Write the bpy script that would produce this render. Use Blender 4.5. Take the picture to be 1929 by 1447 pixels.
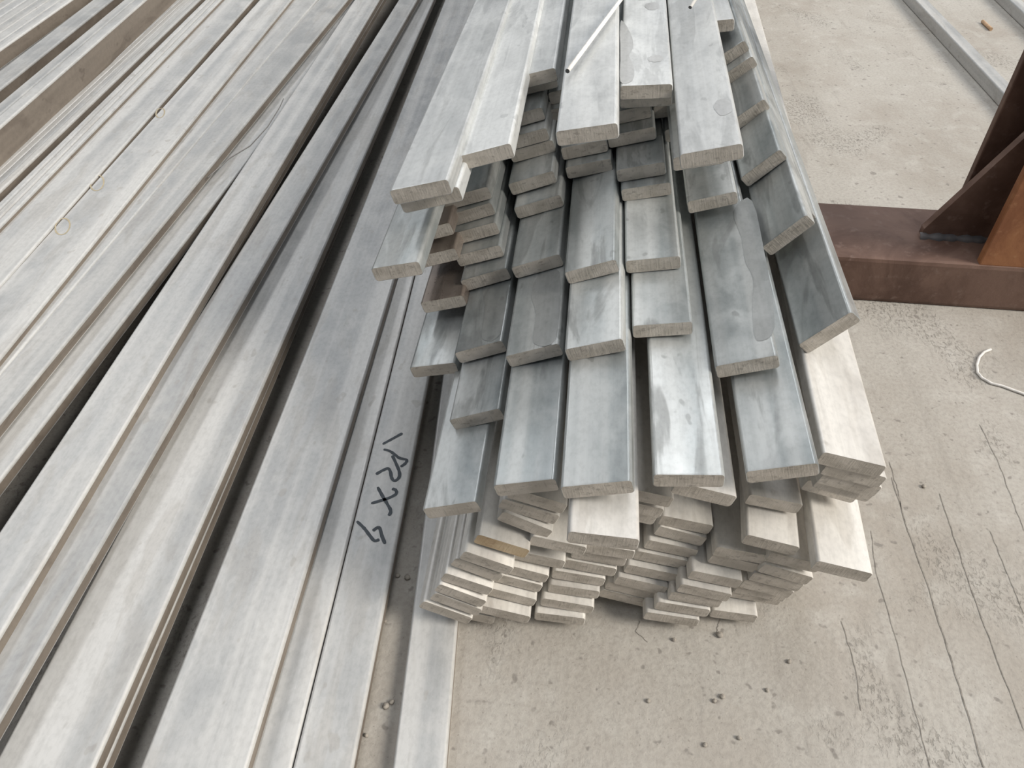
import bpy, math, random
from mathutils import Vector, Matrix

random.seed(7)
for o in list(bpy.data.objects):
    bpy.data.objects.remove(o, do_unlink=True)
scene = bpy.context.scene
COL = scene.collection

# ------------------------------------------------------------------ camera
IMG_W, IMG_H = 1929.0, 1447.0
FPX = 1449.0                       # focal length in pixels
CX, CY = IMG_W / 2, IMG_H / 2
CAM_H = 0.685                      # metres above the floor
# rows: world X (across the bars), Y (along the bars), Z in camera axes (right, up, forward)
MW = ((0.99499527, -0.06874095, -0.07251957),
      (0.09992200, 0.68450308, 0.72212957),
      (0.0, 0.72576181, -0.68794607))
cam_d = bpy.data.cameras.new('camera')
cam = bpy.data.objects.new('camera', cam_d)
COL.objects.link(cam)
cam_d.sensor_fit = 'HORIZONTAL'
cam_d.sensor_width = 36.0
cam_d.lens = FPX / IMG_W * 36.0
cam_d.clip_start = 0.01
cam.matrix_world = Matrix(((MW[0][0], MW[0][1], -MW[0][2], 0.0),
                           (MW[1][0], MW[1][1], -MW[1][2], 0.0),
                           (MW[2][0], MW[2][1], -MW[2][2], CAM_H),
                           (0, 0, 0, 1)))
scene.camera = cam

# ------------------------------------------------------------------ world, sun, exposure
world = bpy.data.worlds.new('World')
scene.world = world
world.use_nodes = True
bg = world.node_tree.nodes['Background']
bg.inputs['Color'].default_value = (0.88, 0.94, 1.0, 1)
bg.inputs['Strength'].default_value = 0.20

sun_d = bpy.data.lights.new('daylight', 'SUN')
sun_d.energy = 3.3
sun_d.angle = math.radians(24)
sun_d.color = (1.0, 0.93, 0.83)
sun = bpy.data.objects.new('daylight', sun_d)
COL.objects.link(sun)
SUN_FROM = Vector((0.79, -0.20, 0.58))
sun.rotation_euler = SUN_FROM.to_track_quat('Z', 'Y').to_euler()
sun.location = (3, 0, 4)

# roof skylights of the hall: long strips running along the bars
for sx in (-5.5, 0.5, 6.0):
    ld = bpy.data.lights.new('skylight', 'AREA')
    ld.shape = 'RECTANGLE'
    ld.size, ld.size_y = 1.6, 16.0
    ld.energy = 300
    ld.color = (0.97, 0.98, 1.0)
    lo = bpy.data.objects.new('skylight', ld)
    lo.location = (sx, 5.0, 7.0)
    COL.objects.link(lo)

vs = scene.view_settings
vs.view_transform = 'Standard'
vs.look = 'None'
vs.gamma = 1.0
vs.use_curve_mapping = False
vs.exposure = 0.14

# ------------------------------------------------------------------ pixel helpers
def ray(px):
    u, v, w = (px[0] - CX) / FPX, (CY - px[1]) / FPX, 1.0
    return Vector([m[0] * u + m[1] * v + m[2] * w for m in MW])

def at_z(px, z):
    r = ray(px)
    s = (z - CAM_H) / r.z
    return Vector((r.x * s, r.y * s, z))

def at_y(px, y):
    r = ray(px)
    s = y / r.y
    return Vector((r.x * s, y, CAM_H + r.z * s))

# ------------------------------------------------------------------ materials
class NT:
    def __init__(self, name):
        self.m = bpy.data.materials.new(name)
        self.m.use_nodes = True
        self.t = self.m.node_tree
        self.b = self.t.nodes['Principled BSDF']
    def n(self, kind, **kw):
        nd = self.t.nodes.new(kind)
        for k, v in kw.items():
            setattr(nd, k, v)
        return nd
    def set(self, sock, val):
        if isinstance(val, bpy.types.NodeSocket):
            self.t.links.new(val, sock)
        else:
            sock.default_value = val
    def coords(self, rnd=True):
        tc = self.n('ShaderNodeTexCoord')
        v = tc.outputs['Object']
        if rnd:
            oi = self.n('ShaderNodeObjectInfo')
            self.rand = oi.outputs['Random']
            mul = self.math('MULTIPLY', oi.outputs['Random'], 37.0)
            cmb = self.n('ShaderNodeCombineXYZ')
            for i in range(3):
                self.set(cmb.inputs[i], mul)
            ad = self.n('ShaderNodeVectorMath', operation='ADD')
            self.set(ad.inputs[0], v)
            self.set(ad.inputs[1], cmb.outputs[0])
            v = ad.outputs[0]
        return v
    def scale(self, v, s):
        mp = self.n('ShaderNodeVectorMath', operation='MULTIPLY')
        self.set(mp.inputs[0], v)
        mp.inputs[1].default_value = s
        return mp.outputs[0]
    def noise(self, v, s, detail=4.0, rough=0.55, dist=0.0):
        nz = self.n('ShaderNodeTexNoise')
        self.set(nz.inputs['Vector'], v if s is None else self.scale(v, s))
        nz.inputs['Scale'].default_value = 1.0
        nz.inputs['Detail'].default_value = detail
        nz.inputs['Roughness'].default_value = rough
        nz.inputs['Distortion'].default_value = dist
        return nz.outputs['Fac']
    def math(self, op, a, b=0.0, clamp=False):
        nd = self.n('ShaderNodeMath', operation=op, use_clamp=clamp)
        self.set(nd.inputs[0], a)
        self.set(nd.inputs[1], b)
        return nd.outputs[0]
    def ramp(self, f, lo, hi, a=0.0, b=1.0):
        mr = self.n('ShaderNodeMapRange', interpolation_type='SMOOTHSTEP')
        self.set(mr.inputs['Value'], f)
        mr.inputs['From Min'].default_value = lo
        mr.inputs['From Max'].default_value = hi
        mr.inputs['To Min'].default_value = a
        mr.inputs['To Max'].default_value = b
        return mr.outputs['Result']
    def mix(self, f, a, b, kind='MIX'):
        mx = self.n('ShaderNodeMix', data_type='RGBA', blend_type=kind)
        self.set(mx.inputs[0], f)
        self.set(mx.inputs[6], a if isinstance(a, bpy.types.NodeSocket) else (*a, 1))
        self.set(mx.inputs[7], b if isinstance(b, bpy.types.NodeSocket) else (*b, 1))
        return mx.outputs[2]
    def bump(self, h, strength, dist):
        bp = self.n('ShaderNodeBump')
        bp.inputs['Strength'].default_value = strength
        bp.inputs['Distance'].default_value = dist
        self.set(bp.inputs['Height'], h)
        self.t.links.new(bp.outputs['Normal'], self.b.inputs['Normal'])
    def out(self, col, rough, metal=0.0):
        self.set(self.b.inputs['Base Color'], col)
        self.set(self.b.inputs['Roughness'], rough)
        self.set(self.b.inputs['Metallic'], metal)
        return self.m

def steel_material(name, ca, cb, cstain, stain_amt, metal, rough, sheen=1.0):
    k = NT(name)
    v = k.coords()
    blotch = k.noise(v, (30, 17, 30), 5, 0.6, 0.6)
    streak = k.noise(v, (210, 1.2, 160), 4, 0.6)
    band = k.noise(v, (38, 0.7, 38), 2, 0.5)
    stain = k.noise(v, (34, 6, 30), 4, 0.55, 0.9)
    spot = k.noise(v, (60, 36, 60), 2, 0.5)
    grime = k.noise(v, (240, 150, 200), 3, 0.6)
    c = k.mix(k.ramp(band, 0.36, 0.64), ca, cb)
    c = k.mix(k.ramp(blotch, 0.35, 0.70, 0.0, 0.55), c, cb)
    c = k.mix(k.ramp(stain, 0.53, 0.63, 0.0, stain_amt), c, cstain)
    c = k.mix(k.ramp(spot, 0.68, 0.73, 0.0, 0.45), c, cstain)
    val = k.math('MULTIPLY', k.ramp(streak, 0.30, 0.70, 0.955, 1.04), k.ramp(k.rand, 0, 1, 0.90, 1.08))
    val = k.math('MULTIPLY', val, k.ramp(grime, 0.3, 0.6, 0.93, 1.03))
    hv = k.n('ShaderNodeHueSaturation')
    k.set(hv.inputs['Color'], c)
    k.set(hv.inputs['Value'], val)
    rg = k.math('ADD', k.ramp(blotch, 0.3, 0.7, -0.06, 0.08), rough)
    rg = k.math('ADD', rg, k.ramp(stain, 0.53, 0.63, 0.0, 0.08))
    k.bump(k.math('ADD', k.math('MULTIPLY', streak, 0.35), k.math('MULTIPLY', grime, 0.5)), 0.10, 0.0008)
    return k.out(hv.outputs[0], rg, metal)

M_STEEL = steel_material('steel_bundle', (0.36, 0.39, 0.395), (0.59, 0.605, 0.595), (0.22, 0.225, 0.22), 0.55, 0.60, 0.36)
M_LOWER = steel_material('steel_lower', (0.60, 0.58, 0.55), (0.74, 0.72, 0.68), (0.42, 0.39, 0.35), 0.30, 0.25, 0.45)  # same steel as the upper bars; light on right-tilted tops put into the colour
M_LIGHT = steel_material('steel_light', (0.56, 0.575, 0.575), (0.68, 0.69, 0.68), (0.37, 0.38, 0.38), 0.5, 0.45, 0.40)
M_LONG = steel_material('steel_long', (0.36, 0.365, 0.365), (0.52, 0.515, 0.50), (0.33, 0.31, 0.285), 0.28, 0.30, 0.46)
M_LONG_SIDE = steel_material('steel_long_side', (0.155, 0.13, 0.107), (0.215, 0.185, 0.155), (0.10, 0.08, 0.065), 0.4, 0.2, 0.55)  # brown mill edges, darkened further as painted shade for gaps and steps
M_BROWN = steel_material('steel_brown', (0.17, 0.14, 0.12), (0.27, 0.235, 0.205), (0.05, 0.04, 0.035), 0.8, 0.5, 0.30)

def end_material(name, ca, cb, dark):
    k = NT(name)
    v = k.coords()
    a = k.noise(v, (160, 160, 330), 4, 0.65)
    shear = k.noise(v, (520, 40, 60), 3, 0.6)
    big = k.noise(v, (45, 45, 90), 3, 0.5)
    c = k.mix(k.ramp(big, 0.35, 0.65), ca, cb)
    c = k.mix(k.ramp(a, 0.54, 0.68, 0.0, 0.5), c, dark)
    c = k.mix(k.ramp(shear, 0.58, 0.72, 0.0, 0.35), c, dark)
    k.bump(k.math('ADD', a, shear), 0.35, 0.0012)
    return k.out(c, 0.55, 0.2)

M_END = end_material('steel_cut_end', (0.40, 0.365, 0.32), (0.51, 0.47, 0.42), (0.19, 0.175, 0.155))
M_END_BROWN = end_material('steel_cut_end_rusty', (0.42, 0.31, 0.19), (0.50, 0.40, 0.27), (0.25, 0.16, 0.09))

def floor_material():
    k = NT('concrete')
    v = k.coords(False)
    big = k.noise(v, (3.2, 2.6, 1), 5, 0.55, 0.4)
    mid = k.noise(v, (17, 14, 1), 5, 0.6, 0.3)
    fine = k.noise(v, (190, 190, 1), 4, 0.65)
    speck = k.noise(v, (75, 75, 1), 2, 0.5)
    disc = k.noise(v, (30, 30, 1), 1, 0.3)
    trowel = k.noise(v, (40, 4.5, 1), 4, 0.6, 0.5)
    c = k.mix(k.ramp(big, 0.32, 0.68), (0.33, 0.30, 0.262), (0.415, 0.395, 0.36))
    c = k.mix(k.ramp(mid, 0.35, 0.7, 0.0, 0.6), c, (0.415, 0.395, 0.36))
    c = k.mix(k.ramp(trowel, 0.55, 0.75, 0.0, 0.35), c, (0.26, 0.24, 0.215))
    c = k.mix(k.ramp(disc, 0.56, 0.74, 0.0, 0.30), c, (0.50, 0.485, 0.45))
    c = k.mix(k.ramp(speck, 0.64, 0.72, 0.0, 0.7), c, (0.17, 0.155, 0.14))
    c = k.mix(k.ramp(fine, 0.40, 0.70, 0.0, 0.38), c, (0.24, 0.22, 0.195))
    patch = k.noise(v, (7, 5, 1), 3, 0.5, 0.6)
    grit = k.noise(v, (230, 130, 1), 5, 0.7, 0.4)
    gm = k.math('MULTIPLY', k.ramp(patch, 0.52, 0.66), k.ramp(grit, 0.50, 0.64))
    c = k.mix(k.math('MULTIPLY', gm, 0.65), c, (0.20, 0.185, 0.16))
    pit = k.noise(v, (330, 330, 1), 2, 0.5)
    c = k.mix(k.ramp(pit, 0.66, 0.72, 0.0, 0.5), c, (0.19, 0.17, 0.15))
    hgt = k.math('ADD', k.math('MULTIPLY', fine, 0.5), k.math('MULTIPLY', speck, -0.5))
    hgt = k.math('ADD', hgt, k.math('MULTIPLY', mid, 0.8))
    hgt = k.math('ADD', hgt, k.math('MULTIPLY', gm, -0.6))
    k.bump(hgt, 0.5, 0.003)
    return k.out(c, 0.78)
M_FLOOR = floor_material()

def rust_material(name, ca, cb, cc, metal=0.1):
    k = NT(name)
    v = k.coords(False)
    a = k.noise(v, (9, 9, 9), 6, 0.65, 0.6)
    b = k.noise(v, (60, 60, 60), 4, 0.6)
    c = k.mix(k.ramp(a, 0.35, 0.65), ca, cb)
    c = k.mix(k.ramp(b, 0.55, 0.75, 0.0, 0.6), c, cc)
    k.bump(k.math('ADD', a, b), 0.3, 0.002)
    return k.out(c, 0.62, metal)
M_RUST = rust_material('rusted_steel', (0.085, 0.045, 0.032), (0.165, 0.10, 0.076), (0.21, 0.145, 0.12))
M_RUST_ORANGE = rust_material('orange_rust', (0.20, 0.075, 0.030), (0.30, 0.13, 0.055), (0.38, 0.20, 0.10))
M_WELD = rust_material('weld_scale', (0.06, 0.06, 0.065), (0.12, 0.11, 0.11), (0.10, 0.07, 0.05))

def plain(name, col, rough=0.6, metal=0.0, var=0.12):
    k = NT(name)
    v = k.coords(False)
    n = k.noise(v, (120, 120, 120), 3, 0.6)
    c = k.mix(k.ramp(n, 0.3, 0.7), [x * (1 - var) for x in col], [min(1, x * (1 + var)) for x in col])
    return k.out(c, rough, metal)
M_INK = plain('marker_ink', (0.045, 0.055, 0.065), 0.55)
M_CORD = plain('white_cord', (0.72, 0.70, 0.67), 0.7)
M_ROD = plain('white_rod', (0.82, 0.80, 0.76), 0.5)
M_DARK = plain('dark_tip', (0.06, 0.06, 0.06), 0.6)
M_WIRE = plain('thin_wire', (0.22, 0.21, 0.20), 0.5, 0.4)
M_BUTT = plain('tan_paper', (0.50, 0.33, 0.20), 0.8)
M_STONE = plain('pebble_stone', (0.34, 0.31, 0.27), 0.85)
M_SCRATCH = plain('scratch_dirt', (0.23, 0.21, 0.185), 0.9, 0.0, 0.35)
M_RESIN = plain('amber_resin', (0.55, 0.36, 0.17), 0.45)

# ------------------------------------------------------------------ object helpers
def link(name, me, parent=None):
    o = bpy.data.objects.new(name, me)
    COL.objects.link(o)
    if parent is not None:
        o.parent = parent
    return o

def tag(o, label, cat, group=None, kind=None):
    if label: o['label'] = label
    if cat: o['category'] = cat
    if group: o['group'] = group
    if kind: o['kind'] = kind
    return o

def mesh(name, verts, faces, mat, smooth=False):
    me = bpy.data.meshes.new(name)
    me.from_pydata([tuple(v) for v in verts], [], faces)
    me.materials.append(mat)
    if smooth:
        for p in me.polygons: p.use_smooth = True
    me.update()
    return me

def bar_mesh(w, t, L, mats, r=0.0032, y_far=None):
    """rounded flat bar: x across, y along (0 = cut end), top at z = 0"""
    seg = 3
    r = min(r, t * 0.42)
    prof = []
    for cx, cz, a0 in ((w / 2 - r, -r, 0), (-w / 2 + r, -r, 90), (-w / 2 + r, -t + r, 180), (w / 2 - r, -t + r, 270)):
        for i in range(seg + 1):
            a = math.radians(a0 + 90.0 * i / seg)
            prof.append((cx + r * math.cos(a), cz + r * math.sin(a), math.cos(a), math.sin(a)))
    n = len(prof)
    e = 0.0006
    mz = -t / 2
    verts, faces, mi, normals = [], [], [], []
    rings = ((0.0, e), (e, 0.0), (L - e, 0.0), (L, e))
    for y, ins in rings:
        for (x, z, nx, nz) in prof:
            verts.append((x - nx * ins, y, z - nz * ins))
    for k in range(3):
        for i in range(n):
            j = (i + 1) % n
            faces.append((k * n + i, (k + 1) * n + i, (k + 1) * n + j, k * n + j))
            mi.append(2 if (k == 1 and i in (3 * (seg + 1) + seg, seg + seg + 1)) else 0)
    faces.append(tuple(range(n)))
    faces.append(tuple(reversed(range(3 * n, 4 * n))))
    mi += [1, 1]
    if len(mats) == 2: mats = (mats[0], mats[1], mats[0])
    me = bpy.data.meshes.new('flat_bar')
    me.from_pydata(verts, [], faces)
    for m in mats: me.materials.append(m)
    me.polygons.foreach_set('material_index', mi)
    for p in me.polygons: p.use_smooth = True
    me.update()
    nl = []
    for p in me.polygons:
        if len(p.vertices) == 4:
            for vi in p.vertices:
                q = prof[vi % n]
                nl.append((q[2], 0.0, q[3]))
        else:
            for vi in p.vertices:
                nl.append((0.0, -1.0 if p.vertices[0] < n else 1.0, 0.0))
    me.normals_split_custom_set(nl)
    return me

MESHES = {}
def get_bar(w, t, L, mats):
    key = (round(w, 3), round(t, 4), round(L, 1)) + tuple(m.name for m in mats)
    if key not in MESHES:
        MESHES[key] = bar_mesh(round(w, 3), t, round(L, 1), mats)
    return MESHES[key]

def put_bar(PL, PR, yaw_dir, t, L, mats, label, group, w=None):
    """PL, PR: world points of the upper edge of the cut end, left and right"""
    X = (PR - PL)
    w = X.length if w is None else w
    X.normalize()
    Y = Vector(yaw_dir).normalized()
    X = (X - Y * X.dot(Y)).normalized()
    Z = X.cross(Y)
    mid = (PL + PR) / 2
    o = link('flat_bar', get_bar(w, t, L, mats))
    o.matrix_world = Matrix(((X.x, Y.x, Z.x, mid.x), (X.y, Y.y, Z.y, mid.y), (X.z, Y.z, Z.z, mid.z), (0, 0, 0, 1)))
    tag(o, label, 'steel bar', group)
    return o

BAR_T = 0.0145
def solve(L, R, h, w, roll, d):
    """world corners of a bar end seen at pixels L and R whose middle lies h below the camera;
       with one corner hidden, roll (degrees) and width give the other"""
    d = Vector(d).normalized()
    if L is not None and R is not None:
        rl, rr = ray(L), ray(R)
        k = rl.dot(d) / rr.dot(d)
        s = -h / ((rl.z + k * rr.z) / 2)
        PL, PR = rl * s, rr * (s * k)
    else:
        q = L if L is not None else R
        sg = -1 if L is not None else 1
        side = Vector((d.y, -d.x, 0)).normalized()
        off = side * math.cos(math.radians(roll)) + Vector((0, 0, math.sin(math.radians(roll))))
        rq = ray(q)
        hq = h - sg * w / 2 * off.z
        P = rq * (-hq / rq.z)
        PL, PR = (P, P + off * w) if L is not None else (P - off * w, P)
    up = Vector((0, 0, CAM_H))
    return PL + up, PR + up

def bundle_bar(label, h, L=None, R=None, roll=0.0, w=0.05, far=None, edge='L', mats=None, group=None, t=BAR_T, length=None, yaw=0.0):
    d = Vector((math.sin(math.radians(yaw)), math.cos(math.radians(yaw)), 0))
    for _ in range(6 if far else 1):
        PL, PR = solve(L, R, h, w, roll, d)
        if far:
            P = PL if edge == 'L' else PR
            Fp = at_z(far, P.z)
            d = Vector((Fp.x - P.x, Fp.y - P.y, 0)).normalized()
    if length is None:
        length = round(2.7 - PL.y + random.uniform(-0.3, 0.3), 1)
    ww = (PR - PL).length
    return put_bar(PL, PR, d, t, length, mats or (M_STEEL, M_END), label, group, w=ww * 0.985)

# ------------------------------------------------------------------ floor
floor = link('floor', mesh('floor', [(-6, -1.2, 0), (5, -1.2, 0), (5, 7, 0), (-6, 7, 0)], [(0, 1, 2, 3)], M_FLOOR))
tag(floor, 'worn grey-beige concrete workshop floor', 'floor', kind='structure')

ORD = ['first', 'second', 'third', 'fourth', 'fifth', 'sixth', 'seventh', 'eighth', 'ninth', 'tenth', 'eleventh', 'twelfth']

# ------------------------------------------------------------------ bundle: stepped upper columns (bars lean, right side up)
UPPER = {
 0: [dict(h=.372, L=(697, 505.5), R=(789, 491)), dict(h=.405, R=(848, 418), roll=19), dict(h=.425, R=(858, 466), roll=19),
     dict(h=.462, L=(790, 570), R=(873, 555)), dict(h=.492, L=(769.4, 692), R=(859, 682))],
 1: [dict(h=.383, L=(830, 374), R=(920, 350)), dict(h=.398, L=(839.4, 406), R=(926, 380)), dict(h=.412, L=(846, 441), R=(935, 417)),
     dict(h=.427, L=(855, 482), R=(943, 460)), dict(h=.442, L=(865, 529), R=(955, 503)), dict(h=.457, L=(853.7, 665), R=(945.7, 640)),
     dict(h=.473, L=(844, 791), R=(941.5, 768)), dict(h=.492, L=(793.7, 958.5), R=(897.4, 943))],
 2: [dict(h=.343, R=(1022, 200), roll=19), dict(h=.3575, R=(1030, 239), roll=19), dict(h=.372, L=(957, 285), R=(1042, 262)),
     dict(h=.3865, L=(955, 347), R=(1043, 320)), dict(h=.401, L=(966.4, 391.5), R=(1056, 365.5)), dict(h=.4155, L=(961, 504), R=(1054.6, 477)),
     dict(h=.430, L=(949.6, 671), R=(1053, 645.5)), dict(h=.446, L=(926, 914), R=(1047.7, 901))],
 3: [dict(h=.334, L=(1030, 175), roll=16), dict(h=.348, L=(1033, 207), roll=16), dict(h=.362, L=(1054, 279), R=(1143, 261)),
     dict(h=.376, L=(1063, 315), R=(1152, 297)), dict(h=.390, L=(1061, 513), R=(1161, 487)), dict(h=.404, L=(1061, 658), R=(1174, 636)),
     dict(h=.418, L=(1053, 917), R=(1191.6, 904))],
 4: [dict(h=.335, R=(1226, 196), roll=15), dict(h=.3485, R=(1235, 237), roll=15), dict(h=.362, L=(1159, 320), R=(1253.5, 303.5)),
     dict(h=.376, L=(1168, 356.6), R=(1265, 342)), dict(h=.390, L=(1176.7, 491), R=(1283, 481)), dict(h=.404, L=(1189.6, 613), R=(1306, 605)),
     dict(h=.419, L=(1229, 893), R=(1368, 894))],
 5: [dict(h=.334, L=(1229, 200), roll=12), dict(h=.349, L=(1249.6, 245), roll=14), dict(h=.380, L=(1292, 380), R=(1389.5, 359)),
     dict(h=.402, L=(1345, 689.5), R=(1467, 667.5)), dict(h=.417, L=(1403, 888), R=(1543, 871))],
}
BARS = {}
for c, rows in UPPER.items():
    for k, s in enumerate(rows):
        lab = 'grey bar, %s from top of the stepped %s column counted from the loose long bars' % (ORD[k], ORD[c])
        m = None
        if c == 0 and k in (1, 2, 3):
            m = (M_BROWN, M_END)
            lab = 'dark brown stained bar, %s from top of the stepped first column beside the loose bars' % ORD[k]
        BARS['c%d_%d' % (c, k)] = bundle_bar(lab, group='stepped upper columns of the bundle', mats=m, **s)

# steeply leaning stack on the stand side of the bundle
LEAN = [dict(h=.332, R=(1403, 74), roll=38), dict(h=.343, R=(1418, 103), roll=40), dict(h=.357, R=(1440, 184), roll=42),
        dict(h=.369, L=(1392, 337), R=(1470, 279)), dict(h=.381, L=(1433, 467), R=(1520, 402)), dict(h=.391, R=(1524, 392), roll=47),
        dict(h=.400, L=(1500.6, 651), R=(1605.6, 584.6))]
for k, s in enumerate(LEAN):
    BARS['lean_%d' % k] = bundle_bar('steeply leaning grey bar with bright side edge, %s from top of the leaning stack' % ORD[k],
               group='leaning bars facing the rusty stand', **s)

# ------------------------------------------------------------------ loose clean bars lying on top
TOPB = [
 ('pale top bar ending over the white-edged bar, upper of two overlapping', dict(h=.318, L=(730.5, 359), R=(845, 336), far=(893, 0), edge='L')),
 ('pale top bar ending over the white-edged bar, lower of two overlapping', dict(h=.332, L=(749, 376), R=(864, 350), far=(908, 0), edge='L')),
 ('pale top bar next to the overlapping pair with a tan side edge', dict(h=.312, L=(857.6, 295.5), R=(962.5, 268), far=(952, 0), edge='L')),
 ('short-reaching pale top bar set back between two longer ones, upper of two', dict(h=.310, R=(1046.8, 125.7), roll=16, far=(1066, 0), edge='R')),
 ('short-reaching pale top bar set back between two longer ones, lower of two', dict(h=.323, R=(1047.5, 139), roll=16, far=(1066, 10), edge='R')),
 ('pale top bar carrying the thin white rod', dict(h=.288, L=(1045, 247), R=(1164.6, 230), far=(1165, 0), edge='R')),
 ('pale top bar with a dark oval water stain beside the rod-carrying bar', dict(h=.296, L=(1166.6, 161), R=(1269, 157), far=(1256, 0), edge='R')),
 ('brown-ended bar right under the water-stained pale bar', dict(h=.310, L=(1166, 178), R=(1268, 172), far=(1256, 5), edge='R')),
 ('pale top bar nearest the steeply leaning stack, reaching far forward', dict(h=.292, L=(1278, 290.5), R=(1401, 268.5), far=(1256, 0), edge='L')),
 ('darker bar tucked under the pale bar nearest the leaning stack', dict(h=.332, L=(1265, 297), R=(1366, 281), mats='S')),
 ('short-reaching flat bar between the leaning stack and the top bars', dict(h=.305, R=(1385, 34), roll=8)),
]
for k, (lab, s) in enumerate(TOPB):
    m = (M_STEEL, M_END) if s.pop('mats', None) else (M_LIGHT, M_END)
    BARS['top_%d' % k] = bundle_bar(lab, group='loose bars on top of the bundle', mats=m, **s)

# ------------------------------------------------------------------ bundle: lower columns (bars lean the other way), listed from the floor up
LOWER = {
 0: [dict(h=0.6400, L=(797, 1131), R=(893, 1165)), dict(h=0.6235, L=(819, 1115.7), R=(911, 1149.4)), dict(h=0.6070, L=(827, 1099), R=(920, 1133)),
     dict(h=0.5905, L=(837, 1078), R=(932, 1109)), dict(h=0.5740, L=(858, 1049.6), R=(951.4, 1084)), dict(h=0.5575, L=(873.7, 1036.6), R=(971, 1070)),
     dict(h=0.5410, L=(899.6, 1005.5), R=(1000.7, 1036.6), mats='B'), dict(h=0.5220, L=(947, 962), R=(1045, 1001)), dict(h=0.5060, L=(946, 938), R=(1057.7, 972)),
     dict(h=0.4900, R=(1072, 951), roll=-19)],
 1: [dict(h=0.6560, R=(934.6, 1163), roll=-11), dict(h=0.6405, R=(1002, 1162), roll=-15), dict(h=0.6250, R=(1013.6, 1130), roll=-17),
     dict(h=0.6095, R=(1025, 1103), roll=-17), dict(h=0.5940, R=(1037, 1084.6), roll=-17), dict(h=0.5780, R=(1068, 1057), roll=-12), dict(h=0.5450, R=(1108, 1031), roll=-12)],
 2: [dict(h=0.6570, L=(1007, 1153), R=(1104.4, 1165)), dict(h=0.6415, L=(1021, 1126), R=(1121, 1143)), dict(h=0.6260, L=(1034, 1100), R=(1131.6, 1114)),
     dict(h=0.6105, R=(1143, 1090), roll=-8), dict(h=0.5950, R=(1165, 1071.6), roll=-10), dict(h=0.5795, R=(1183.4, 1052), roll=-8),
     dict(h=0.5630, R=(1199, 1038), roll=-6), dict(h=0.4410, L=(1069.7, 1000), R=(1207, 1015.5))],
 3: [dict(h=0.6520, L=(1133, 1109), R=(1226, 1131)), dict(h=0.6365, R=(1240.7, 1117), roll=-15), dict(h=0.6210, L=(1163, 1084.6), R=(1261.5, 1106.6)),
     dict(h=0.6055, L=(1181, 1062.5), R=(1282, 1083)), dict(h=0.5900, L=(1199, 1036.6), R=(1299, 1057)), dict(h=0.5745, L=(1220, 1016), R=(1318.5, 1036.6)),
     dict(h=0.5590, L=(1240.7, 990), R=(1335, 1014)), dict(h=0.5435, L=(1246, 970), R=(1347, 990)),
     dict(h=0.5240, R=(1241, 972), roll=-12), dict(h=0.5070, R=(1254, 959), roll=-12), dict(h=0.4860, R=(1273, 938), roll=-12), dict(h=0.4470, L=(1274, 907), R=(1392, 935.5))],
 4: [dict(h=0.6550, L=(1216, 1152), R=(1320, 1167.5)), dict(h=0.6395, L=(1238, 1132.5), R=(1340.5, 1149)), dict(h=0.6240, L=(1264, 1114), R=(1364, 1131)),
     dict(h=0.6085, L=(1282, 1099), R=(1382, 1119.6)), dict(h=0.5930, L=(1303, 1074), R=(1401.4, 1093.6)), dict(h=0.5775, L=(1342, 1043), R=(1439, 1065)),
     dict(h=0.5620, L=(1350, 1029), R=(1453, 1047)), dict(h=0.5320, L=(1405, 1005.5), R=(1510, 1031), far=(1402.7, 946)), dict(h=0.5120, L=(1412, 930), R=(1515.5, 950))],
 5: [dict(h=0.6600, L=(1342, 1148), R=(1430, 1160)), dict(h=0.6450, R=(1478, 1127), roll=-9), dict(h=0.6300, R=(1488, 1121), roll=-12),
     dict(h=0.6140, L=(1404, 1091), R=(1498.6, 1114)), dict(h=0.5980, R=(1518, 1101), roll=-15), dict(h=0.5820, L=(1440, 1061), R=(1536, 1088.5)),
     dict(h=0.5620, L=(1452, 1040), roll=-14), dict(h=0.5320, L=(1539, 1055), R=(1648, 1081), far=(1520.7, 930)), dict(h=0.5020, R=(1624.5, 931), roll=-16)],
}
for c, rows in LOWER.items():
    for k, s in enumerate(rows):
        s = dict(s)
        b = s.pop('mats', None)
        m = (M_LOWER, M_END_BROWN) if b else (M_LOWER, M_END)
        if b:
            lab = 'bar with a rusty amber cut end in the lower column facing the loose bars'
        else:
            lab = 'lower bundle bar, %s from the floor in the %s column from the loose long bars' % (ORD[k], ORD[c])
        bundle_bar(lab, group='cut-end columns at the foot of the bundle', mats=m, **s)

CREAM = [dict(h=.432, L=(1550.6, 850), R=(1674, 879), far=(1519.5, 700)), dict(h=.446, R=(1675, 900), roll=-14), dict(h=.459, R=(1666, 918), roll=-15), dict(h=.472, R=(1654, 928), roll=-16)]
for k, s in enumerate(CREAM):
    lab = 'brightly lit cream bar below the steeply leaning stack, %s of its four-bar pile' % ORD[k]
    bundle_bar(lab, group='cream bars below the leaning stack', mats=(M_LOWER, M_END), **s)

# ------------------------------------------------------------------ loose long bars beside the bundle
def long_bar(label, a, b, w, z, t=BAR_T, side='L', y0=-0.5, L=4.2, mats=None, roll=0.0, group='loose long bars beside the bundle'):
    A, B = at_z(a, z), at_z(b, z)
    d = (B - A).normalized()
    rt = Vector((d.y, -d.x, 0))
    s = (y0 - A.y) / d.y
    P = A + d * s
    vec = rt * math.cos(math.radians(roll)) + Vector((0, 0, math.sin(math.radians(roll))))
    PL, PR = (P, P + vec * w) if side == 'L' else (P - vec * w, P)
    return put_bar(PL, PR, d, t, L, mats or (M_LONG, M_END, M_LONG_SIDE), label, group)

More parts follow.
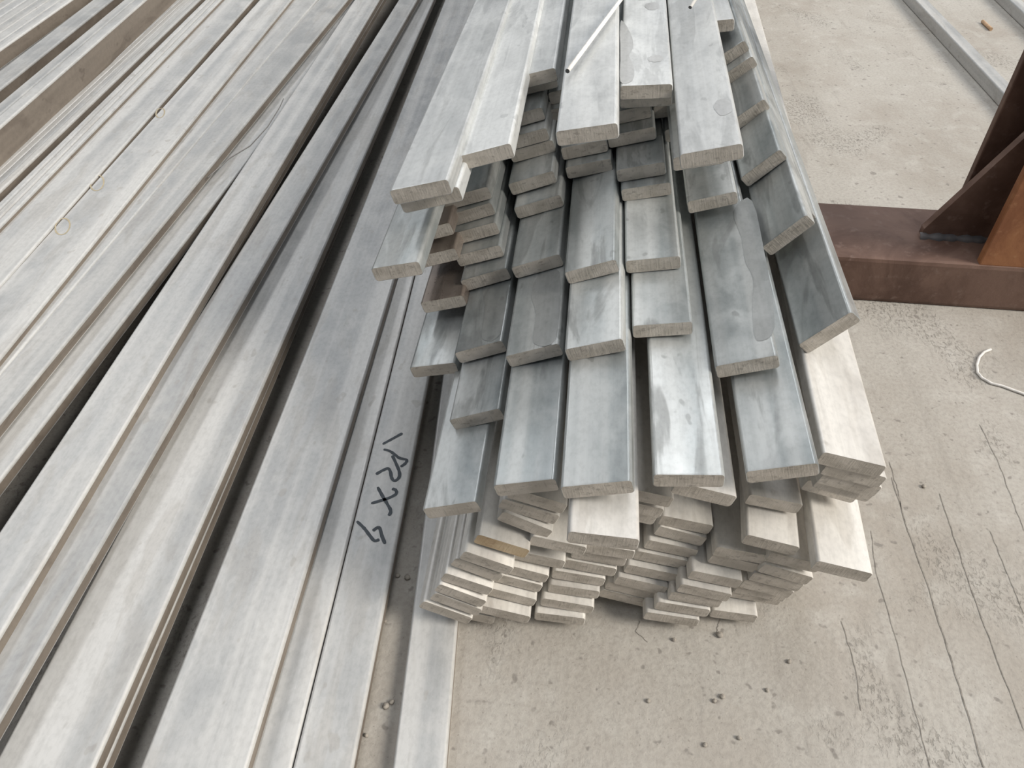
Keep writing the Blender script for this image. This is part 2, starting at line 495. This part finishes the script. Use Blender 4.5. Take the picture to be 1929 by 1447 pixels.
T2 = 0.016
long_bar('narrow long bar lying flat on the concrete under the bundle edge', (738.6, 1447), (800, 967), .045, .0125)
writing_bar = long_bar('long bar with black handwritten marker figures', (551, 1447), (785, 506.5), .0485, .034, L=4.2)
long_bar('long bar split by a hairline gap from the one with handwriting', (549, 1447), (783, 506.5), .05, .0335, side='R')
long_bar('broad long bar next to the hairline-gap pair with worn pale streak', (465, 1447), (745, 516.5), .084, .052, t=T2, side='R')
long_bar('broad long bar with bright edge beside the dark floor-deep gap', (176, 1447), (604, 480), .077, .076, t=T2, side='R')
long_bar('bar directly under the bright-edged broad bar', (196, 1447), (610, 480), .077, .058, t=T2, side='R')
long_bar('narrow long bar overlapping the bright-edged broad bar', (0, 1355), (507, 480), .043, .101, t=T2, side='R')
long_bar('long bar with wide visible side face and a thin wire on it', (346, 480), (578, 133), .057, .113, t=T2)
long_bar('bar directly under the one with the thin wire', (356, 480), (587, 133), .057, .096, t=T2)
long_bar('long bar whose worn edge hangs over a black gap', (0, 904), (328, 480), .062, .100, t=T2, side='R')
long_bar('long bar tapering against its neighbour at a thin dark gap', (0, 795), (640, 17), .066, .118, t=T2, side='R')
long_bar('long bar partly covered by the ring-stained one', (126, 556), (597, 0), .070, .120, t=T2, side='R')
ring_bar = long_bar('long bar with yellowish ring stains along one edge', (0, 540), (488, 0), .070, .128, t=T2)
long_bar('plain smooth grey long bar beside the ring-stained one', (0, 435), (421, 0), .064, .130, t=T2)
# bars standing on edge further out
def lerp2(p, q, t_): return (p[0] + (q[0] - p[0]) * t_, p[1] + (q[1] - p[1]) * t_)
def edge_row(n, A0, A1, B0, B1, z, t, dz, label, group):
    """n bars side by side filling the strip between pixel line A0-A1 and line B0-B1"""
    mid = lambda p, q: lerp2(p, q, .5)
    d = (at_z(mid(A1, B1), z) - at_z(mid(A0, B0), z)).normalized()
    rt = Vector((d.y, -d.x, 0))
    P0, P1 = at_z(mid(A0, A1), z), at_z(mid(B0, B1), z)
    w = abs((P1 - P0).dot(rt)) / n
    for k in range(n):
        P = P0 + rt * (w * k) + Vector((0, 0, -dz * k))
        P = P + d * ((-0.5 - P.y) / d.y)
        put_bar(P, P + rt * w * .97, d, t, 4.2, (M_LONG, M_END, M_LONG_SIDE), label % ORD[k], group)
edge_row(5, (84, 222), (300, 26), (154, 222), (300, 80), .126, .05, -.0015, 'white thin bar on edge, %s in the row below the brown shaded step', 'thin bars stacked on edge')
edge_row(3, (156, 225), (300, 84), (197, 225), (300, 118), .137, .05, 0, 'pale bar on edge, %s before the plain smooth long bar', 'pale bars on edge')
edge_row(2, (0, 193), (232, 0), (0, 239), (275, 0), .172, .055, 0, 'pale bar on edge atop the brown step, %s of a hairline-split pair', 'hairline-split pair of bars')
edge_row(1, (0, 133), (172, 0), (0, 168), (213, 0), .160, .04, 0, '%s dusty bar between two brown shaded steps', 'bars stacked on edge')

# far bundle of narrow bars beyond the brown step
edge_row(6, (0, 4), (8, 0), (0, 92), (138, 0), .135, .03, 0, 'thin grey bar in the far dark bundle, %s from its outer side', 'far bundle of thin bars')

# ------------------------------------------------------------------ marker writing on the long bar
def ribbon(polys, z, width, lift=0.0003):
    verts, faces = [], []
    for pl in polys:
        pts = [at_z(p, z) for p in pl]
        # densify with a Catmull-Rom spline
        q = [pts[0]] + pts + [pts[-1]]
        dense = []
        for i in range(1, len(q) - 2):
            for s_ in range(5):
                t_ = s_ / 5.0
                p0, p1, p2, p3 = q[i - 1], q[i], q[i + 1], q[i + 2]
                dense.append(0.5 * ((2 * p1) + (p2 - p0) * t_ + (2 * p0 - 5 * p1 + 4 * p2 - p3) * t_ ** 2 + (3 * p1 - p0 - 3 * p2 + p3) * t_ ** 3))
        dense.append(pts[-1])
        base = len(verts)
        n = len(dense)
        for i, p in enumerate(dense):
            d = (dense[min(i + 1, n - 1)] - dense[max(i - 1, 0)]).normalized()
            sd = Vector((-d.y, d.x, 0))
            taper = 1.0 if 0 < i < n - 1 else 0.55
            wv = width * taper * random.uniform(0.85, 1.12)
            for sg in (-1, 1):
                verts.append(Vector((p.x, p.y, z + lift)) + sd * (sg * wv / 2))
            if i:
                k0 = base + 2 * (i - 1)
                faces.append((k0, k0 + 1, k0 + 3, k0 + 2))
    return verts, faces

def child_world(name, verts, faces, mat, parent):
    inv = parent.matrix_world.inverted()
    o = link(name, mesh(name, [inv @ v for v in verts], faces, mat), parent)
    return o

def wp(pts):
    return [(620 + x / 5.167, 780 + y / 5.167) for x, y in pts]
STROKES = [wp(p) for p in (
    [(715, 188), (620, 240), (520, 295)],
    [(530, 345), (590, 362), (645, 400), (685, 430), (755, 448), (738, 485), (695, 515)],
    [(615, 405), (650, 480), (682, 560), (682, 615), (640, 652), (610, 625), (597, 565), (575, 532), (525, 548), (455, 588)],
    [(472, 712), (520, 800), (565, 875), (600, 945), (580, 992)],
    [(408, 872), (500, 845), (590, 815), (652, 778), (648, 742), (612, 728)],
    [(270, 1045), (340, 1112), (400, 1190), (442, 1235), (490, 1222)],
    [(425, 1140), (485, 1105), (515, 1190), (545, 1265)])]
v, f = ribbon(STROKES, 0.034, 0.0036)
ink = child_world('marker_writing', v, f, M_INK, writing_bar)
ink['label'] = 'black handwritten marker figures'

# ring stains on a long bar
M_STAIN = plain('ring_stain', (0.42, 0.36, 0.25), 0.6, 0.2)
for (x, y, a, b) in ((118, 427, 17, 9), (183, 345, 16, 7), (302, 213, 10, 5)):
    ring = [(x + a * math.cos(u) * .75 + b * math.sin(u) * .6, y - a * math.sin(u - .2) * .9) for u in [i * math.pi / 6 for i in range(13)]]
    v, f = ribbon([ring], 0.128, 0.0022)
    child_world('ring_stain', v, f, M_STAIN, ring_bar)

# water stains with their own outlines on some bar faces
M_WET = steel_material('steel_wet_patch', (0.295, 0.315, 0.315), (0.45, 0.46, 0.455), (0.21, 0.215, 0.21), 0.55, 0.60, 0.35)
M_WET_PALE = steel_material('steel_pale_wet_patch', (0.43, 0.435, 0.43), (0.50, 0.505, 0.50), (0.36, 0.365, 0.36), 0.4, 0.45, 0.38)
def stain(bar, pts, mat):
    mw = bar.matrix_world
    P, N = mw.translation, Vector((mw[0][2], mw[1][2], mw[2][2]))
    n = len(pts)
    q = []
    for i in range(n):
        p0, p1, p2, p3 = [Vector((*pts[(i + j) % n], 0)) for j in (-1, 0, 1, 2)]
        for s_ in range(4):
            t_ = s_ / 4.0
            q.append(0.5 * ((2 * p1) + (p2 - p0) * t_ + (2 * p0 - 5 * p1 + 4 * p2 - p3) * t_ ** 2 + (3 * p1 - p0 - 3 * p2 + p3) * t_ ** 3))
    C0 = Vector((0, 0, CAM_H))
    vs_ = []
    for v_ in q:
        r = ray((680 + v_.x / 2.009 + random.uniform(-.5, .5), v_.y / 2.009 + random.uniform(-.5, .5)))
        vs_.append(C0 + r * ((P - C0).dot(N) / r.dot(N)) + N * 0.0002)
    child_world('water_stain', vs_, [tuple(reversed(range(len(vs_))))], mat, bar)
def oval(x, y, a, b):
    return [(x + a * math.cos(u) * random.uniform(.88, 1.1), y + b * math.sin(u) * random.uniform(.88, 1.1)) for u in [-i * math.pi / 5 for i in range(10)]]
stain(BARS['top_6'], [(982, 85), (1003, 97), (1025, 140), (1030, 180), (1015, 212), (1033, 258), (1026, 306), (982, 308), (982, 200)], M_WET_PALE)
stain(BARS['top_6'], oval(1103, 24, 28, 15), M_WET_PALE)
stain(BARS['top_6'], oval(1115, 222, 30, 13), M_WET_PALE)
stain(BARS['top_8'], oval(1372, 405, 36, 32), M_WET_PALE)
stain(BARS['c5_3'], [(1410, 800), (1480, 760), (1535, 1000), (1565, 1240), (1500, 1290), (1482, 1200), (1485, 1060), (1455, 990), (1440, 900)], M_WET)
stain(BARS['c1_5'], [(478, 1070), (548, 1060), (528, 1262), (458, 1282), (470, 1170), (462, 1110)], M_WET)
stain(BARS['c2_6'], [(668, 1050), (752, 1030), (738, 1280), (655, 1300), (662, 1190), (645, 1120)], M_WET)

# ------------------------------------------------------------------ thin things: rods, wire, cord
def tube(name, pts, r, mat, label, cat, group=None, n=8, cap_mat=None):
    verts, faces = [], []
    m = len(pts)
    for i, p in enumerate(pts):
        d = (pts[min(i + 1, m - 1)] - pts[max(i - 1, 0)]).normalized()
        a = d.cross(Vector((0, 0, 1))).normalized()
        b = a.cross(d)
        for j in range(n):
            u = 2 * math.pi * j / n
            verts.append(p + a * (r * math.cos(u)) + b * (r * math.sin(u)))
    for i in range(m - 1):
        for j in range(n):
            k = (j + 1) % n
            faces.append((i * n + j, i * n + k, (i + 1) * n + k, (i + 1) * n + j))
    faces.append(tuple(reversed(range(n))))
    faces.append(tuple(range((m - 1) * n, m * n)))
    me = mesh(name, verts, faces, mat)
    for p in me.polygons:
        if len(p.vertices) == 4: p.use_smooth = True
    if cap_mat:
        me.materials.append(cap_mat)
        me.polygons[len(faces) - 2].material_index = 1
    o = link(name, me)
    tag(o, label, cat, group)
    return o

pa, pb = at_z((1069, 134), CAM_H - .283), at_z((1169, 0), CAM_H - .277)
tube('welding_rod', [pa, pa.lerp(pb, .5), pa.lerp(pb, 2.2)], 0.0022, M_ROD, 'thin white rod lying slantwise on a pale top bar', 'rod', cap_mat=M_DARK)
pa, pb = at_z((1300, 14), CAM_H - .274), at_z((1309, 0), CAM_H - .270)
tube('welding_rod', [pa, pa.lerp(pb, 4), pa.lerp(pb, 14)], 0.0020, M_ROD, 'thin white rod with only its dark tip showing on top bars', 'rod', cap_mat=M_DARK)
tube('wire', [at_z(p, .1145) for p in ((391, 335), (431, 299), (471, 275), (504, 239), (527, 202), (534, 186))], 0.0009, M_WIRE, 'thin dark wire curled on a loose long bar', 'wire', n=6)
cord_px = [(1145, 355), (1100, 373), (1066, 408), (1050, 460), (1055, 515), (1085, 550), (1150, 588), (1220, 604), (1371, 660), (1520, 730)]
tube('cord', [at_z((1550 + x / 3.617, 560 + y / 3.617), 0.0018) for x, y in cord_px], 0.0018, M_CORD, 'curved white plastic cord lying on the concrete', 'cord', n=6)

# ------------------------------------------------------------------ rusty stand behind the bundle
def box(name, x0, x1, y0, y1, z0, z1, mat, parent, bev=0.004):
    import bmesh
    bm = bmesh.new()
    vs_ = [bm.verts.new(c) for c in ((x0, y0, z0), (x1, y0, z0), (x1, y1, z0), (x0, y1, z0), (x0, y0, z1), (x1, y0, z1), (x1, y1, z1), (x0, y1, z1))]
    for q in ((3, 2, 1, 0), (4, 5, 6, 7), (0, 1, 5, 4), (1, 2, 6, 5), (2, 3, 7, 6), (3, 0, 4, 7)):
        bm.faces.new([vs_[i] for i in q])
    bmesh.ops.bevel(bm, geom=bm.edges[:], offset=bev, segments=2, affect='EDGES', profile=0.6)
    me = bpy.data.meshes.new(name)
    bm.to_mesh(me); bm.free()
    me.materials.append(mat)
    return link(name, me, parent)

f0, f1 = at_z((1607, 566), 0), at_z((1929, 588), 0)
bx = Vector((f1.x - f0.x, f1.y - f0.y, 0)).normalized()        # beam axis
ang = math.atan2(bx.y, bx.x)
stand = link('steel_stand', None)
stand.location = (f0.x, f0.y, 0)
stand.rotation_euler = (0, 0, ang)
tag(stand, 'rusty brown welded steel stand with upright post on a floor beam', 'stand')
bpy.context.view_layer.update()
rot = Matrix.Rotation(-ang, 3, 'Z')
def loc(P):                       # world -> stand coordinates
    return rot @ (Vector((P.x, P.y, P.z)) - Vector((f0.x, f0.y, 0)))
def on_plane_y(px, yl):           # pixel -> stand coordinates on the vertical plane y_local = yl
    o0 = rot @ (Vector((0, 0, CAM_H)) - Vector((f0.x, f0.y, 0)))
    r = rot @ ray(px)
    return o0 + r * ((yl - o0.y) / r.y)
BZ = on_plane_y((1700, 491), 0).z
far = loc(at_z((1650, 386.5), BZ))
BW = far.y
box('base_beam', -0.16, 1.6, 0, BW, 0, BZ, M_RUST, stand, 0.006)
pl = loc(at_z((1846, 500), BZ))
FW = 0.17
box('flange', pl.x, pl.x + FW, 0.003, 0.015, BZ - 0.002, 1.5, M_RUST_ORANGE, stand, 0.002)
box('flange', pl.x, pl.x + FW, BW * 0.93 - 0.012, BW * 0.93, BZ - 0.002, 1.5, M_RUST, stand, 0.002)
box('web', pl.x + FW / 2 - 0.005, pl.x + FW / 2 + 0.005, 0.015, BW * 0.93 - 0.012, BZ - 0.002, 1.5, M_RUST, stand, 0.001)
ga = loc(at_z((1733, 441), BZ))
gb = on_plane_y((1929, 258), ga.y)
sl = (gb.z - BZ) / (gb.x - ga.x)
gx1 = pl.x + FW / 2 - 0.004
gz1 = BZ + sl * (gx1 - ga.x)
gv = []
for yy in (ga.y - 0.006, ga.y + 0.006):
    gv += [Vector((ga.x, yy, BZ)), Vector((gx1, yy, BZ)), Vector((gx1, yy, gz1)), Vector((ga.x, yy, BZ + 0.012))]
link('gusset_plate', mesh('gusset_plate', gv, [(0, 1, 2, 3), (7, 6, 5, 4), (0, 3, 7, 4), (3, 2, 6, 7), (1, 5, 6, 2), (0, 4, 5, 1)], M_RUST), stand)
# weld bead at the foot of the gusset
wv, wf = [], []
nseg = 22
for i in range(nseg + 1):
    x = ga.x - 0.004 + (gx1 - ga.x + 0.002) * i / nseg
    rr = 0.0075 + 0.0015 * math.sin(i * 2.1) + 0.0008 * math.sin(i * 5.3)
    for j in range(6):
        u = math.pi / 2 * j / 5
        wv.append(Vector((x, ga.y - 0.005 - rr * 1.3 * math.cos(u), BZ - 0.0005 + rr * 0.9 * math.sin(u))))
for i in range(nseg):
    for j in range(5):
        wf.append((i * 6 + j, (i + 1) * 6 + j, (i + 1) * 6 + j + 1, i * 6 + j + 1))
link('weld_bead', mesh('weld_bead', wv, wf, M_WELD, True), stand)

# ------------------------------------------------------------------ things on the floor
def floor_bar(a, b, w, t, label, ext=1.0):
    A, B = at_z(a, t), at_z(b, t)
    d = (B - A).normalized()
    A = A - d * 0.22
    rt = Vector((d.y, -d.x, 0))
    return put_bar(A, A + rt * w, d, t, 2.6, (M_LONG, M_END), label, None)
floor_bar((1884, 168), (1731, 6), .032, .028, 'square dusty bar lying on the floor behind the rusty stand')
floor_bar((1929, 24), (1903, 0), .03, .028, 'far bar on the floor beyond the cigarette butt')
pa, pb = at_z((1851, 40), .004), at_z((1867, 55), .004)
tube('cigarette_butt', [pa, pa.lerp(pb, .6), pb], 0.0042, M_BUTT, 'tan cigarette butt on the concrete beside the dusty square bar', 'cigarette butt', n=10, cap_mat=M_DARK)

def pebble(px, size, where):
    P = at_z(px, size * 0.35)
    verts, faces = [], []
    nu, nv_ = 7, 5
    for i in range(nv_ + 1):
        th = math.pi * i / nv_
        for j in range(nu):
            u = 2 * math.pi * j / nu
            rr = size * 0.5 * random.uniform(0.8, 1.15)
            verts.append(Vector((rr * 1.2 * math.sin(th) * math.cos(u), rr * math.sin(th) * math.sin(u), rr * 0.7 * math.cos(th))))
    for i in range(nv_):
        for j in range(nu):
            k = (j + 1) % nu
            faces.append((i * nu + j, (i + 1) * nu + j, (i + 1) * nu + k, i * nu + k))
    o = link('pebble', mesh('pebble', verts, faces, M_STONE, True))
    o.location = P
    o.rotation_euler = (0, 0, random.uniform(0, 6.28))
    tag(o, 'tiny brown grit lump on the concrete ' + where, 'pebble', 'grit lumps ' + where)
for px, sz in (((1356, 1196), .0062), ((1361, 1312), .005), ((1346, 1320), .004), ((749, 1084), .005), ((767, 1088), .006), ((727, 1330), .006),
               ((738, 1322), .005), ((1328, 1403), .004), ((1392, 1390), .004), ((1487, 1246), .004), ((1270, 1205), .004), ((1445, 1300), .0035),
               ((1221, 1320), .004), ((1741, 916), .005), ((725, 1170), .004), ((1640, 775), .004), ((690, 1385), .004)):
    pebble(px, sz, 'between two long bars' if px[0] < 800 else 'in front of the bundle foot' if px[1] < 1250 and px[0] < 1500 else 'beside the scored scratches' if px[0] > 1500 else 'out on the open floor')

# long scratches scored into the concrete
def wob(pts, n=7, amp=1.2):
    out = []
    for i in range(len(pts) - 1):
        (x0, y0), (x1, y1) = pts[i], pts[i + 1]
        for k in range(n):
            t_ = k / n
            out.append((x0 + (x1 - x0) * t_ + random.uniform(-amp, amp), y0 + (y1 - y0) * t_))
    out.append(pts[-1])
    return out
SCR = [([(1640, 1000), (1651, 1077), (1700, 1250), (1752, 1447)], .0011), ([(1680, 900), (1711, 1000), (1748, 1105), (1800, 1270), (1853, 1447)], .0021),
       ([(1770, 930), (1796, 1008), (1837, 1133), (1929, 1376)], .0015), ([(1846, 800), (1880, 870), (1909, 947), (1929, 1000)], .0012),
       ([(1865, 1000), (1895, 1075), (1929, 1157)], .0012), ([(1675, 870), (1690, 920), (1698, 960)], .0012), ([(1205, 1170), (1198, 1190), (1220, 1210)], .0009),
       ([(1357, 1165), (1352, 1180), (1350, 1198)], .0009), ([(1585, 1170), (1612, 1260), (1622, 1340)], .0012)]
for pts, wd in SCR:
    v, f = ribbon([wob(pts)], 0.0, wd * .62, 0.0004)
    child_world('scratch', v, f, M_SCRATCH, floor)
